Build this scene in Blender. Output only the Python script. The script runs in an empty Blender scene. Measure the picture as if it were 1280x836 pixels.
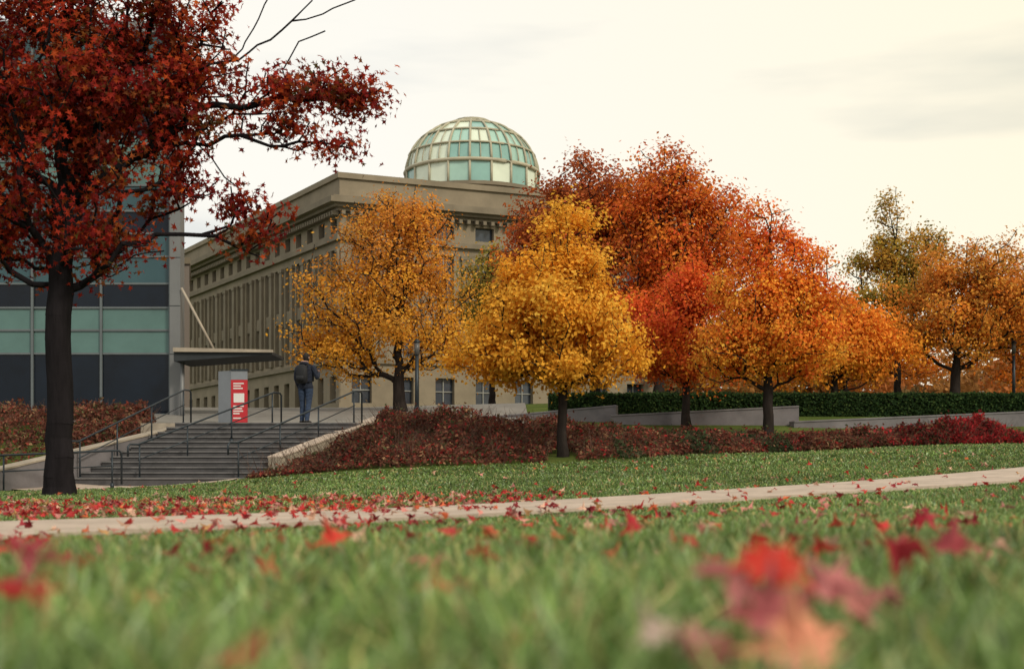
import bpy, math, numpy as np
from mathutils import Vector
rng = np.random.default_rng(11)
S = bpy.context.scene
COL = S.collection

# ------------------------------------------------------------------ helpers
def link(ob, parent=None):
    COL.objects.link(ob)
    if parent is not None: ob.parent = parent
    return ob
def empty(name, loc=(0,0,0)):
    e = bpy.data.objects.new(name, None); e.empty_display_size = .3; COL.objects.link(e); return e
def mk(name, V, F, mats, parent=None, col=None, smooth=False, midx=None):
    V = np.asarray(V, dtype=np.float32); F = np.asarray(F, dtype=np.int32)
    me = bpy.data.meshes.new(name)
    me.vertices.add(len(V)); me.vertices.foreach_set('co', V.ravel())
    n, k = F.shape
    me.loops.add(n*k); me.loops.foreach_set('vertex_index', F.ravel())
    me.polygons.add(n); me.polygons.foreach_set('loop_start', np.arange(0, n*k, k, dtype=np.int32))
    if not isinstance(mats, (list, tuple)): mats = [mats]
    for m in mats: me.materials.append(m)
    if midx is not None: me.polygons.foreach_set('material_index', np.asarray(midx, dtype=np.int32))
    me.polygons.foreach_set('use_smooth', np.full(n, smooth, dtype=bool))
    me.update(calc_edges=True); me.validate()
    if col is not None:
        a = me.color_attributes.new('Col', 'FLOAT_COLOR', 'POINT')
        c = np.ones((len(V), 4), dtype=np.float32); c[:, :3] = col
        a.data.foreach_set('color', c.ravel())
    return link(bpy.data.objects.new(name, me), parent)

class Build:
    """collects parts (name -> geometry) and emits an Empty with child meshes"""
    def __init__(s, name): s.name = name; s.p = {}
    def part(s, n, mat=None):
        if n not in s.p: s.p[n] = [[], [], mat, False]
        return s.p[n]
    def add(s, n, mat, V, F, smooth=False):
        q = s.part(n, mat); o = len(q[0]); q[0] += [tuple(map(float, v)) for v in V]
        q[1] += [tuple(int(i)+o for i in f) for f in F]; q[3] = smooth
    def hexa(s, n, mat, c8):
        s.add(n, mat, c8, [(0,3,2,1),(4,5,6,7),(0,1,5,4),(1,2,6,5),(2,3,7,6),(3,0,4,7)])
    def box(s, n, mat, x0,x1,y0,y1,z0,z1):
        s.hexa(n, mat, [(x0,y0,z0),(x1,y0,z0),(x1,y1,z0),(x0,y1,z0),(x0,y0,z1),(x1,y0,z1),(x1,y1,z1),(x0,y1,z1)])
    def fbox(s, n, mat, O, d, nn, s0,s1,n0,n1,z0,z1):
        O=np.array(O); d=np.array(d); nn=np.array(nn)
        q=[O+d*a+nn*b for a,b in ((s0,n1),(s1,n1),(s1,n0),(s0,n0))]
        s.hexa(n, mat, [(*v,z0) for v in q]+[(*v,z1) for v in q])
    def prism(s, n, mat, poly, z0, z1):
        k=len(poly)
        V=[(*p,z0) for p in poly]+[(*p,z1) for p in poly]
        F=[tuple(range(k))[::-1], tuple(range(k,2*k))]+[(i,(i+1)%k,k+(i+1)%k,k+i) for i in range(k)]
        s.add(n, mat, V, F)
    def tube(s, n, mat, pts, r, k=8, smooth=True):
        V,F=loft(pts,[(a,a) for a in (r if isinstance(r,(list,tuple)) else [r]*len(pts))],k)
        s.add(n, mat, V, F, smooth)
    def emit(s, bevel=0):
        e = empty(s.name)
        for n,(V,F,m,sm) in s.p.items():
            me=bpy.data.meshes.new(n); me.from_pydata(V,[],F); me.materials.append(m)
            if sm:
                me.polygons.foreach_set('use_smooth',[True]*len(me.polygons))
            me.update(); o=link(bpy.data.objects.new(n,me),e)
            if bevel:
                b=o.modifiers.new('b','BEVEL'); b.width=bevel; b.segments=2; b.limit_method='ANGLE'
        return e

def loft(pts, rad, k=12, side=None):
    P=[np.array(p,float) for p in pts]; V=[];F=[]
    n=len(P)
    for i in range(n):
        t=P[min(i+1,n-1)]-P[max(i-1,0)]; t/=np.linalg.norm(t)+1e-9
        sd=np.array(side if side is not None else ((1,0,0) if abs(t[0])<.8 else (0,1,0)),float)
        b=sd-t*sd.dot(t); b/=np.linalg.norm(b)+1e-9; c=np.cross(t,b)
        for j in range(k):
            a=2*math.pi*j/k
            V.append(P[i]+b*rad[i][0]*math.cos(a)+c*rad[i][1]*math.sin(a))
    for i in range(n-1):
        for j in range(k):
            F.append((i*k+j,i*k+(j+1)%k,(i+1)*k+(j+1)%k,(i+1)*k+j))
    F.append(tuple(range(k))[::-1]); F.append(tuple((n-1)*k+j for j in range(k)))
    return V,F

# ------------------------------------------------------------------ materials
def new_mat(name):
    m=bpy.data.materials.new(name); m.use_nodes=True; nt=m.node_tree
    return m,nt,nt.nodes['Principled BSDF']
def mat(name, c, rough=.8, var=.25, scale=3., bump=0., metal=0., spec=.3, fine=None, stretch=None):
    m,nt,b=new_mat(name); N=nt.nodes; L=nt.links
    tc=N.new('ShaderNodeTexCoord'); src=tc.outputs['Object']
    if stretch:
        mp=N.new('ShaderNodeMapping'); mp.inputs['Scale'].default_value=stretch; L.new(src,mp.inputs[0]); src=mp.outputs[0]
    n1=N.new('ShaderNodeTexNoise'); n1.inputs['Scale'].default_value=scale; n1.inputs['Detail'].default_value=6; n1.inputs['Roughness'].default_value=.65
    L.new(src,n1.inputs['Vector'])
    r=N.new('ShaderNodeMapRange'); r.inputs[1].default_value=.3; r.inputs[2].default_value=.7
    L.new(n1.outputs['Fac'],r.inputs[0])
    mx=N.new('ShaderNodeMix'); mx.data_type='RGBA'
    mx.inputs[6].default_value=(*[x*(1-var) for x in c],1); mx.inputs[7].default_value=(*[min(1,x*(1+var)) for x in c],1)
    L.new(r.outputs[0],mx.inputs[0]); out=mx.outputs[2]
    L.new(out,b.inputs['Base Color'])
    b.inputs['Roughness'].default_value=rough; b.inputs['Metallic'].default_value=metal
    b.inputs['Specular IOR Level'].default_value=spec
    if bump:
        n2=N.new('ShaderNodeTexNoise'); n2.inputs['Scale'].default_value=fine or scale*8; n2.inputs['Detail'].default_value=4
        L.new(src,n2.inputs['Vector'])
        bp=N.new('ShaderNodeBump'); bp.inputs['Strength'].default_value=bump; bp.inputs['Distance'].default_value=.02
        L.new(n2.outputs['Fac'],bp.inputs['Height']); L.new(bp.outputs[0],b.inputs['Normal'])
    return m
def leaf_mat(name, trans=.4, rough=.6, spec=.2):
    m,nt,b=new_mat(name); N=nt.nodes; L=nt.links
    a=N.new('ShaderNodeVertexColor'); a.layer_name='Col'
    L.new(a.outputs['Color'],b.inputs['Base Color']); b.inputs['Roughness'].default_value=rough; b.inputs['Specular IOR Level'].default_value=spec
    t=N.new('ShaderNodeBsdfTranslucent'); L.new(a.outputs['Color'],t.inputs['Color'])
    mix=N.new('ShaderNodeMixShader'); mix.inputs[0].default_value=trans
    L.new(b.outputs[0],mix.inputs[1]); L.new(t.outputs[0],mix.inputs[2])
    L.new(mix.outputs[0],N['Material Output'].inputs['Surface'])
    return m
M_leaf=leaf_mat('autumn_leaf',.40,.7,.1); M_grassb=leaf_mat('grass_blade',.3,.5,.35); M_fall=leaf_mat('fallen_leaf',.2,.6,.3)
M_bark=mat('bark',(.025,.02,.018),.95,.4,6,.9,fine=25,stretch=(1,1,.25),spec=.1)
M_barkd=mat('oak_bark',(.013,.011,.013),.95,.45,5,1.,fine=22,stretch=(1,1,.2),spec=.1)
M_conc=mat('concrete',(.16,.15,.16),.85,.25,1.2,.3,fine=30)
M_conc2=mat('pale_concrete',(.33,.285,.23),.85,.2,2,.3,fine=30)
M_walk=mat('sidewalk_concrete',(.43,.35,.29),.9,.22,2.5,.4,fine=60)
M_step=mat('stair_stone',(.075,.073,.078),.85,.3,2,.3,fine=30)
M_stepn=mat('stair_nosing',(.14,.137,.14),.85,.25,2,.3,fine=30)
M_metal=mat('rail_metal',(.03,.04,.05),.45,.2,5,metal=.5,spec=.4)
M_lime=mat('limestone',(.225,.188,.135),.9,.18,.5,.3,fine=6)
M_lime2=mat('limestone_trim',(.19,.16,.117),.9,.18,.7,.3,fine=6)
M_win=mat('old_window_glass',(.04,.05,.065),.15,.5,.6,spec=.5)
M_winf=mat('window_frame',(.27,.27,.25),.6,.1)
M_vis=mat('vision_glass',(.004,.008,.016),.08,.6,.35,spec=.25)
M_spa=mat('spandrel_glass',(.085,.165,.155),.2,.18,.5,spec=.4)
M_spd=mat('spandrel_glass_dark',(.03,.075,.09),.2,.2,.5,spec=.4)
M_alu=mat('aluminium_frame',(.13,.15,.16),.45,.1,1,metal=.3)
M_panel=mat('grey_metal_panel',(.17,.175,.18),.5,.1,.8,metal=.2)
M_dark=mat('dark_soffit',(.03,.035,.04),.7,.2)

# ------------------------------------------------------------------ terrain height
CP=np.array([
(0,0,0),(-4,0,0),(4,0,0),(0,2,0),(-2,3,-.02),(2,3,.0),(0,-5,0),(-20,-5,0),(20,-5,0),
(-2,4.5,-.075),(-2.4,6,-.12),(0,5,-.035),(0,8,-.085),(-5,4.5,-.07),(2,7,-.03),
(-2.7,8,-.115),(0,11,-.09),(5.6,16,.13),(4,10,.03),(-6,5,-.08),(12,20,.5),(-15,10,-.15),(15,8,.2),
(-6.7,19,-.10),(-4,20,-.02),(0,20,.15),(-8,24,-.10),(-12,24,-.1),(-20,22,0),
(-5.6,27,.10),(1,26,.42),(6.75,30,.72),(13,34,1.0),(4,24,.45),(10,27,.75),
(1,28,.62),(-2,34,1.25),(-3,31,.75),(3,32,.85),(8,33,.98),(13,36,1.1),(3,38,1.60),(8,38,1.60),(13,38,1.50),
(-8,28.6,-.12),(-10,28.6,-.1),(-6.5,32,.6),(-8,32,.6),(-6,33,1.1),(-8.5,34,1.35),(-4,34,1.35),(-6,36,1.5),(-9,36,1.5),
(-12,30,.5),(-12,36,1.6),(-16,40,2.0),(-10,40,2.0),(-4,42,2.2),(0,41,2.0),(6,42,2.1),(14,42,2.1),(20,42,2.2),(25,36,1.6),
(-20,32,.6),(-25,40,2.),(-8,50,2.7),(5,50,3.0),(17,50,3.0),(30,50,3.0),(-30,60,3.2),(0,60,3.3),(30,70,3.5),(-11,80,3.75),(20,85,3.75),(-30,90,3.75),(0,90,3.75),(35,90,3.75)],float)
def _k(r2): return np.where(r2>1e-9, .5*r2*np.log(np.maximum(r2,1e-9)), 0)
n=len(CP); d2=((CP[:,None,:2]-CP[None,:,:2])**2).sum(-1)
A=np.zeros((n+3,n+3)); A[:n,:n]=_k(d2)+np.eye(n)*.35; A[:n,n]=1; A[:n,n+1:]=CP[:,:2]; A[n:,:n]=A[:n,n:].T
W=np.linalg.solve(A,np.r_[CP[:,2],0,0,0])
def H(x,y):
    x=np.clip(np.asarray(x,float),-30,30); y=np.clip(np.asarray(y,float),-5,88)
    sh=np.broadcast(x,y).shape; x=np.broadcast_to(x,sh).ravel(); y=np.broadcast_to(y,sh).ravel()
    out=np.empty(len(x))
    for i in range(0,len(x),20000):
        xx=x[i:i+20000]; yy=y[i:i+20000]
        r2=(xx[:,None]-CP[:,0])**2+(yy[:,None]-CP[:,1])**2
        out[i:i+20000]=_k(r2)@W[:n]+W[n]+W[n+1]*xx+W[n+2]*yy
    return out.reshape(sh)
def h(x,y): return float(H(x,y))

def sheet(name, xs, ys, off, m, parent=None):
    X,Y=np.meshgrid(xs,ys); Z=H(X,Y)+off
    V=np.stack([X,Y,Z],-1).reshape(-1,3); nx=len(xs); ny=len(ys)
    i=np.arange(nx-1)[None,:]+np.arange(ny-1)[:,None]*nx; i=i.ravel()
    F=np.stack([i,i+1,i+1+nx,i+nx],-1)
    return mk(name,V,F,m,parent,smooth=True)
m,nt,b=new_mat('turf'); N=nt.nodes; L=nt.links
tc=N.new('ShaderNodeTexCoord')
n1=N.new('ShaderNodeTexNoise'); n1.inputs['Scale'].default_value=.8; n1.inputs['Detail'].default_value=8; L.new(tc.outputs['Object'],n1.inputs['Vector'])
n2=N.new('ShaderNodeTexNoise'); n2.inputs['Scale'].default_value=40; n2.inputs['Detail'].default_value=5; L.new(tc.outputs['Object'],n2.inputs['Vector'])
cr=N.new('ShaderNodeValToRGB'); cr.color_ramp.elements[0].color=(.05,.08,.018,1); cr.color_ramp.elements[1].color=(.13,.165,.04,1)
cr.color_ramp.elements[0].position=.35; cr.color_ramp.elements[1].position=.65
ad=N.new('ShaderNodeMath'); ad.operation='ADD'; mu=N.new('ShaderNodeMath'); mu.operation='MULTIPLY'; mu.inputs[1].default_value=.5
L.new(n1.outputs['Fac'],mu.inputs[0]); mu2=N.new('ShaderNodeMath'); mu2.operation='MULTIPLY'; mu2.inputs[1].default_value=.5; L.new(n2.outputs['Fac'],mu2.inputs[0])
L.new(mu.outputs[0],ad.inputs[0]); L.new(mu2.outputs[0],ad.inputs[1]); L.new(ad.outputs[0],cr.inputs[0]); L.new(cr.outputs[0],b.inputs['Base Color'])
b.inputs['Roughness'].default_value=1; b.inputs['Specular IOR Level'].default_value=.05
bp=N.new('ShaderNodeBump'); bp.inputs['Distance'].default_value=.05; L.new(n2.outputs['Fac'],bp.inputs['Height']); L.new(bp.outputs[0],b.inputs['Normal'])
M_turf=m
xs=np.unique(np.r_[np.linspace(-400,-30,12),np.arange(-30,-14,1.),np.arange(-14,18,.33),np.arange(18,31,1.),np.linspace(31,400,12)])
ys=np.unique(np.r_[np.linspace(-200,-6,8),np.arange(-5,42,.33),np.arange(42,90,1.),np.linspace(90,600,12)])
sheet('ground',xs,ys,0,M_turf)
sheet('plaza_pavement',np.arange(-26,.6,.5),np.arange(36.2,80,.5),.05,mat('plaza_paving',(.20,.19,.175),.9,.2,1.,.3))

# sidewalk ribbon
WC=np.array([(-14,-5),(-6.2,4.2),(-2.7,8),(0,11),(5.6,16),(12,20.8),(22,27)],float)
t=np.linspace(0,1,len(WC)); tt=np.linspace(0,1,260)
cx=np.interp(tt,t,WC[:,0]); cy=np.interp(tt,t,WC[:,1])
for _ in range(60): cx[1:-1]=(cx[:-2]+cx[1:-1]*2+cx[2:])/4; cy[1:-1]=(cy[:-2]+cy[1:-1]*2+cy[2:])/4
dx=np.gradient(cx); dy=np.gradient(cy); l=np.hypot(dx,dy); nx_,ny_=-dy/l,dx/l
HW=.76; V=[];F=[]
ws=[-HW,-HW,-HW/3,HW/3,HW,HW]; dz=[-.1,.035,.04,.045,.05,-.1]
for i in range(len(cx)):
    for w_,z_ in zip(ws,dz):
        x=cx[i]+nx_[i]*w_; y=cy[i]+ny_[i]*w_; V.append((x,y,h(x,y)+z_))
for i in range(len(cx)-1):
    for j in range(5): a=i*6+j; F.append((a,a+1,a+7,a+6))
mk('sidewalk',V,F,M_walk)
def walkdist(x,y):
    d=np.full(len(x),9e9)
    for i in range(0,len(x),20000):
        d[i:i+20000]=np.sqrt(((x[i:i+20000,None]-cx[::2])**2+(y[i:i+20000,None]-cy[::2])**2).min(1))
    return d
def on_walk(x,y,pad=0): return walkdist(x,y)<HW+pad

# ------------------------------------------------------------------ many leaves in one mesh
def rotmats(nrm, spin):
    nrm=nrm/np.linalg.norm(nrm,axis=1,keepdims=True)
    ref=np.where(np.abs(nrm[:,2:3])<.9,np.array([[0,0,1.]]),np.array([[1.,0,0]]))
    a=np.cross(ref,nrm); a/=np.linalg.norm(a,axis=1,keepdims=True); b=np.cross(nrm,a)
    c,s=np.cos(spin)[:,None],np.sin(spin)[:,None]
    return np.stack([a*c+b*s,-a*s+b*c,nrm],axis=2)
def scatter(name,tmplV,tmplF,pos,nrm,size,cols,m,parent=None):
    N_=len(pos); R=rotmats(nrm,rng.uniform(0,6.283,N_))
    T=np.asarray(tmplV,float)
    V=np.einsum('nij,kj->nki',R,T)*np.asarray(size).reshape(-1,1,1)+pos[:,None,:]
    F=(np.asarray(tmplF)[None]+(np.arange(N_)*len(T))[:,None,None]).reshape(-1,len(tmplF[0]))
    C=np.repeat(cols,len(T),axis=0)
    return mk(name,V.reshape(-1,3),F,m,parent,col=C)
Q_V=[(-.5,0,0),(0,-.36,.08),(.5,0,-.04),(0,.36,.08)]; Q_F=[(0,1,2,3)]
def star(radii, curl=.2, seed=0):
    r=np.random.default_rng(seed); k=len(radii); V=[(0,0,0)]
    for i,rr in enumerate(radii):
        a=2*math.pi*i/k; x=rr*math.cos(a); y=rr*math.sin(a)
        V.append((x*.5,y*.5,.5*(curl*(rr**2)*r.uniform(.3,1.6)*math.cos(2*a)+.25*curl*rr*r.normal())))
    F=[(0,1+i,1+(i+1)%k) for i in range(k)]
    return V,F
OAK=star([1,.40,.85,.36,.95,.34,.4,.3,.85,.36,.9,.40],.3,1)
MAPLE=[star([1.05,.5,.62,.45,.98,.42,.6,.3,.62,.3,.2,.3,.62,.3,.6,.42,.98,.45,.62,.5],c,s) for c,s in ((.5,1),(.9,2),(1.3,3),(.3,4))]

def pick(pal,n,jit=.18):
    P=np.array([p[:3] for p in pal],float); w=np.array([p[3] if len(p)>3 else 1 for p in pal],float); w/=w.sum()
    i=rng.choice(len(P),n,p=w); c=P[i]*rng.uniform(1-jit*1.6,1+jit,(n,1)); return np.clip(c,0,1)

# ------------------------------------------------------------------ tree generator
def tree(name, base, fork_z, leader, blobs, natt, nleaf, lsize, pal_lo, pal_hi, trunk_r, limbs=(), bare=(), bark=None, tmpl=(Q_V,Q_F), sig=.2, shell=2.4, zsplit=.5, flare=1.6, gap=.0, even=1.6):
    bark=bark or M_bark
    P=np.zeros((60000,3)); par=[]; pl=[]; cnt=[0]
    def add(p,pa):
        i=cnt[0]; P[i]=p; par.append(pa); pl.append(0 if pa<0 else pl[pa]+np.linalg.norm(P[i]-P[pa])); cnt[0]+=1; return i
    def chain(pa,q,step=.35,jit=.05):
        a=P[pa].copy(); q=np.array(q,float); L_=np.linalg.norm(q-a); k=max(1,int(math.ceil(L_/step)))
        for j in range(1,k+1):
            f=j/k; p=a+(q-a)*f
            if j<k: p=p+rng.normal(0,jit*min(1,L_),3); p[2]-=.06*L_*math.sin(math.pi*f)
            pa=add(p,pa)
        return pa
    r0=add(np.array(base)-np.array([0,0,.15]),-1)
    top=np.array(leader,float); fz=np.array([base[0]+(top[0]-base[0])*.12,base[1]+(top[1]-base[1])*.12,fork_z])
    i=chain(r0,fz,.3,.015); ntrunk=cnt[0]; i=chain(i,top,.4,.05)
    for lb in limbs:
        s=np.array(lb[0]); dd=np.linalg.norm(P[:cnt[0]]-s,axis=1); i=int(dd.argmin())
        for q in lb[1:]: i=chain(i,q,.35,.05)
    vol=np.array([(b[1][0]*b[1][1]*b[1][2])**.75*(b[2] if len(b)>2 else 1) for b in blobs]); vol/=vol.sum()
    att=[]
    ph=rng.uniform(0,6.28,12)
    for bi,b in enumerate(blobs):
        k=max(4,int(natt*vol[bi])); v=rng.normal(size=(k,3)); v/=np.linalg.norm(v,axis=1,keepdims=True)
        lump=1+.14*np.sin(3.1*v[:,0]*2+ph[0])*np.cos(2.7*v[:,2]*2+ph[1])+.11*np.sin(5*v[:,1]+6*v[:,2]+ph[2])+.08*np.sin(11*v[:,0]+ph[3])*np.sin(9*v[:,2]+ph[4])
        att.append(np.array(b[0])+v*np.array(b[1])*(rng.uniform(0.02,1,(k,1))**(1/shell))*lump[:,None])
    att=np.concatenate(att); att=att[att[:,2]>fork_z-.6]
    if gap>0:
        g=np.sin(att[:,0]*2.3/gap+ph[5])+np.sin(att[:,2]*2.9/gap+ph[6])+np.sin(att[:,1]*2.1/gap+ph[7]); att=att[(g>-1.35)|(rng.random(len(att))<.3)]
    att=att[np.argsort(np.linalg.norm(att-fz,axis=1))]
    an=[]
    for p in att:
        m_=cnt[0]; Q=P[:m_]; lo=max(0,ntrunk-2)
        d=np.linalg.norm(Q[lo:]-p,axis=1)+.42*np.array(pl[lo:])+.7*np.maximum(0,Q[lo:,2]-p[2]+.1)
        an.append(chain(lo+int(d.argmin()),p,.4,.05))
    for lb in bare:
        s=np.array(lb[0]); dd=np.linalg.norm(P[:cnt[0]]-s,axis=1); i=int(dd.argmin())
        for q in lb[1:]: i=chain(i,q,.25,.045)
    m_=cnt[0]; par_=np.array(par); e=2.15
    acc=np.zeros(m_); child=np.zeros(m_,int)
    for i in range(1,m_): child[par_[i]]+=1
    acc[child==0]=1
    for i in range(m_-1,0,-1): acc[par_[i]]+=acc[i]
    R=acc**(1/e); R*=trunk_r/R[ntrunk-2]; R=np.maximum(R,.005)
    tz=P[:ntrunk,2]-base[2]; R[:ntrunk]*=1+(flare-1)*np.exp(-np.maximum(tz,0)/.22)+.12*np.exp(-np.maximum(tz,0)/1.2)
    c=np.arange(1,m_); p=par_[1:]; A_=P[p]; B_=P[c]; T=B_-A_; ln=np.linalg.norm(T,axis=1,keepdims=True)+1e-6; T=T/ln
    A_=A_-T*R[p][:,None]*.3
    ref=np.where(np.abs(T[:,2:3])<.9,np.array([[0,0,1.]]),np.array([[1.,0,0]])); U=np.cross(ref,T); U/=np.linalg.norm(U,axis=1,keepdims=True); Wv=np.cross(T,U)
    k=7; an_=np.arange(k)*2*math.pi/k
    ring=U[:,None,:]*np.cos(an_)[None,:,None]+Wv[:,None,:]*np.sin(an_)[None,:,None]
    rc=R[c]; rp=np.minimum(R[p],np.maximum(rc*1.5,rc+.004)); tr=c<ntrunk; rp[tr]=R[p][tr]
    V=np.concatenate([A_[:,None]+ring*rp[:,None,None],B_[:,None]+ring*rc[:,None,None]],1).reshape(-1,3)
    f=np.array([(j,(j+1)%k,k+(j+1)%k,k+j) for j in range(k)])
    F=(f[None]+(np.arange(len(c))*2*k)[:,None,None]).reshape(-1,4)
    e_=empty(name)
    mk('trunk_and_limbs',V,F,bark,e_,smooth=True)
    w=rng.gamma(even,1,len(an)); w/=w.sum(); idx=rng.choice(len(an),nleaf,p=w)
    an=np.array(an); cp=P[an[idx]]; pp=P[par_[an[idx]]]
    pos=cp+(pp-cp)*rng.uniform(-.1,.9,(nleaf,1))+rng.normal(0,1,(nleaf,3))*np.array([sig,sig,sig*.8])
    ctr=att.mean(0); out=pos-ctr; out/=np.linalg.norm(out,axis=1,keepdims=True)+1e-6
    loc=pos-cp; loc/=np.linalg.norm(loc,axis=1,keepdims=True)+1e-6
    nrm=rng.normal(0,.5,(nleaf,3))+out*.55+loc*.35; nrm[:,2]+=.45
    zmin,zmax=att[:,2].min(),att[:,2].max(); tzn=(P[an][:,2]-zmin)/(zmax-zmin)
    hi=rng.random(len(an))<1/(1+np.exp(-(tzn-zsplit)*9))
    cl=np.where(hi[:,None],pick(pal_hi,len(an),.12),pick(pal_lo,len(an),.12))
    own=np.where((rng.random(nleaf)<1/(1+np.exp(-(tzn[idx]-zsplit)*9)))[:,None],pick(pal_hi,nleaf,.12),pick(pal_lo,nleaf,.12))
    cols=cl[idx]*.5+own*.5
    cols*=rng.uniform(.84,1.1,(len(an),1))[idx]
    scatter('foliage',tmpl[0],tmpl[1],pos,nrm,rng.uniform(.65,1.25,nleaf)*lsize,np.clip(cols,0,1),M_leaf,e_)
    return e_

YEL=[(.90,.46,.05,4),(.93,.56,.085,2),(.82,.38,.035,2),(.66,.38,.06,.4)]
YBR=[(.80,.37,.045,3),(.68,.27,.04,2),(.85,.45,.06,2),(.48,.27,.06,1)]
BRN=[(.68,.26,.05,3),(.54,.18,.045,2),(.74,.32,.05,1.5)]
ORG=[(.90,.30,.035,3),(.92,.40,.05,2),(.82,.20,.03,2)]
REDO=[(.80,.15,.035,3),(.70,.085,.035,2),(.86,.25,.04,1.5)]
RBR=[(.46,.115,.04,3),(.56,.17,.04,2),(.34,.07,.03,1.2)]
OAKR=[(.26,.017,.016,3),(.15,.012,.014,2.7),(.50,.06,.018,1.5),(.08,.028,.018,1),(.12,.11,.03,.4)]
OAKO=[(.60,.12,.02,1.7),(.44,.038,.018,2),(.13,.11,.03,.6),(.22,.018,.016,1.6)]
GRN=[(.26,.25,.055,3),(.44,.34,.06,2),(.60,.34,.06,2)]
MIXY=[(.72,.38,.06,3),(.58,.30,.055,2),(.74,.27,.05,3),(.36,.22,.05,.8)]

zb=h(-6.73,19)
tree('red_oak_tree',(-6.73,19,zb),3.3,(-6.6,19.2,8.2),[
 ((-6.5,19,5.4),(2.1,1.9,1.9)),((-7.8,19,6.4),(2.4,2.0,2.3)),((-5.3,18.9,6.9),(1.5,1.4,1.3)),((-6.6,19,8.4),(1.8,1.7,1.4)),
 ((-3.4,18.6,5.8),(1.25,.7,.38),1.9),((-2.3,18.5,5.72),(.68,.5,.30),2.3),((-2.75,18.5,5.0),(.64,.4,.26),2.0),
 ((-3.7,18.7,3.75),(.5,.4,.40),1.8),((-3.8,18.7,4.2),(.5,.4,.25),1.2),((-4.6,18.8,4.45),(.6,.5,.3),1.2),((-5.9,18.9,3.6),(1.0,.9,.45),1.2),((-5.1,18.8,5.2),(.8,.7,.6),1.2),((-4.7,18.7,6.0),(.9,.8,.8),1.3),((-3.6,18.6,5.3),(.6,.4,.2),1.4),
 ((-7.9,19,4.0),(1.6,1.2,.9),1.1)],
 1200,36000,.13,OAKR+OAKO,OAKR+OAKO,.185,
 limbs=[((-6.7,19,4.2),(-5.6,18.9,4.9),(-4.6,18.7,5.55),(-3.4,18.6,5.7),(-2.2,18.5,5.7)),((-5.4,18.9,5.0),(-4.2,18.7,5.15),(-2.8,18.5,5.0)),
        ((-4.9,18.8,5.3),(-4.4,18.75,4.85),(-4.0,18.7,4.4),(-3.75,18.7,3.9)),((-6.7,19,4.6),(-5.8,19,6),(-5.1,18.9,7.2)),((-6.7,19,4.2),(-7.8,19.1,5.6),(-8.6,19.2,7))],
 bare=[((-4.0,18.6,6.1),(-3.7,18.6,6.45),(-3.2,18.6,6.8),(-2.75,18.6,6.9),(-2.1,18.6,7.2)),((-3.2,18.6,6.8),(-2.9,18.6,7.1)),((-4.2,18.6,6.2),(-3.75,18.6,6.7),(-3.5,18.6,7.2)),((-3.4,18.6,6.1),(-3.1,18.6,6.5),(-2.7,18.5,6.62))],
 bark=M_barkd,tmpl=OAK,sig=.15,shell=1.9,gap=.7,flare=1.4,even=1.6)

tree('yellow_linden_tree',(1.09,27.6,h(1.09,27.6)),2.05,(1.15,27.6,6.0),[((.85,27.6,3.25),(2.05,1.9,1.2)),((.85,27.6,4.2),(1.5,1.4,1.15)),((1.2,27.6,5.2),(.75,.75,1.05)),((-.45,27.6,2.8),(.95,1.,.6)),((2.05,27.6,2.95),(.9,1,.7))],
 640,40000,.095,YEL,YEL,.095,sig=.16,gap=.5,flare=1.5,even=1.2)
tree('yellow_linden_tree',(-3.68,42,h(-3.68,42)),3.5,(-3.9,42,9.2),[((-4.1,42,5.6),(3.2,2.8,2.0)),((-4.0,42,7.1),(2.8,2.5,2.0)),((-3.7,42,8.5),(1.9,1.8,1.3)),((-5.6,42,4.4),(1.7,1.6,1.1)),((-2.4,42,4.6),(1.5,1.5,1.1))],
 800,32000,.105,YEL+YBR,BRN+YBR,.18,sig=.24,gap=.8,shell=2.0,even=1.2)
tree('red_maple_tree',(5.18,38,h(5.18,38)),2.6,(5.1,38,5.6),[((5.0,38,4.6),(1.85,1.6,1.6)),((5.5,38,5.6),(1.2,1.2,1.0)),((4.6,38,3.7),(1.3,1.2,.8)),((5.9,38,3.5),(1.1,1.1,.7))],
 460,24000,.105,REDO+ORG,REDO,.11,sig=.19,gap=.7,even=1.3)
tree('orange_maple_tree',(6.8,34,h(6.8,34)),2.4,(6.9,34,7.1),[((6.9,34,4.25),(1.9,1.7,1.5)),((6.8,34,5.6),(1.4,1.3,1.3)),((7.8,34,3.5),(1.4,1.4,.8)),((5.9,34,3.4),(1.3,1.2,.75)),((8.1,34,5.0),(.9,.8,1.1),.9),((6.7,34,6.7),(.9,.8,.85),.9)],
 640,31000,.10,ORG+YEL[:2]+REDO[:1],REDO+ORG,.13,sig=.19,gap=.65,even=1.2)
tree('russet_oak_tree',(3.4,52,h(3.4,52)),5.2,(2.8,52,12.2),[((2.5,52,9.3),(3.1,2.7,3.4)),((2.6,52,11.0),(2.3,2.2,2.0)),((.9,52,8.5),(1.8,1.7,2.1)),((4.6,52,10.3),(1.8,1.7,2.2))],
 640,30000,.16,RBR+REDO[:1]+ORG[:1],RBR,.20,sig=.32,gap=1.0)
tree('russet_oak_tree',(5.6,49,h(5.6,49)),4.8,(6.1,49,12.2),[((6.1,49,8.9),(2.9,2.4,3.4)),((5.8,49,11.0),(2.0,1.8,1.9)),((7.8,49,9.0),(1.8,1.5,2.4)),((4.6,49,6.4),(1.9,1.6,1.5))],
 640,32000,.15,ORG+REDO+RBR[:1],RBR+ORG+REDO[:1],.19,sig=.3,gap=1.0)
tree('orange_maple_tree',(11.6,46,h(11.6,46)),3.6,(11.5,46,7.2),[((11.4,46,5.2),(2.4,1.8,1.7)),((10.2,46,4.6),(1.8,1.5,1.2)),((13.1,46,4.7),(1.7,1.3,1.3))],
 420,20000,.13,ORG+YEL[:1],ORG,.11,sig=.28,gap=.9)
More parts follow.
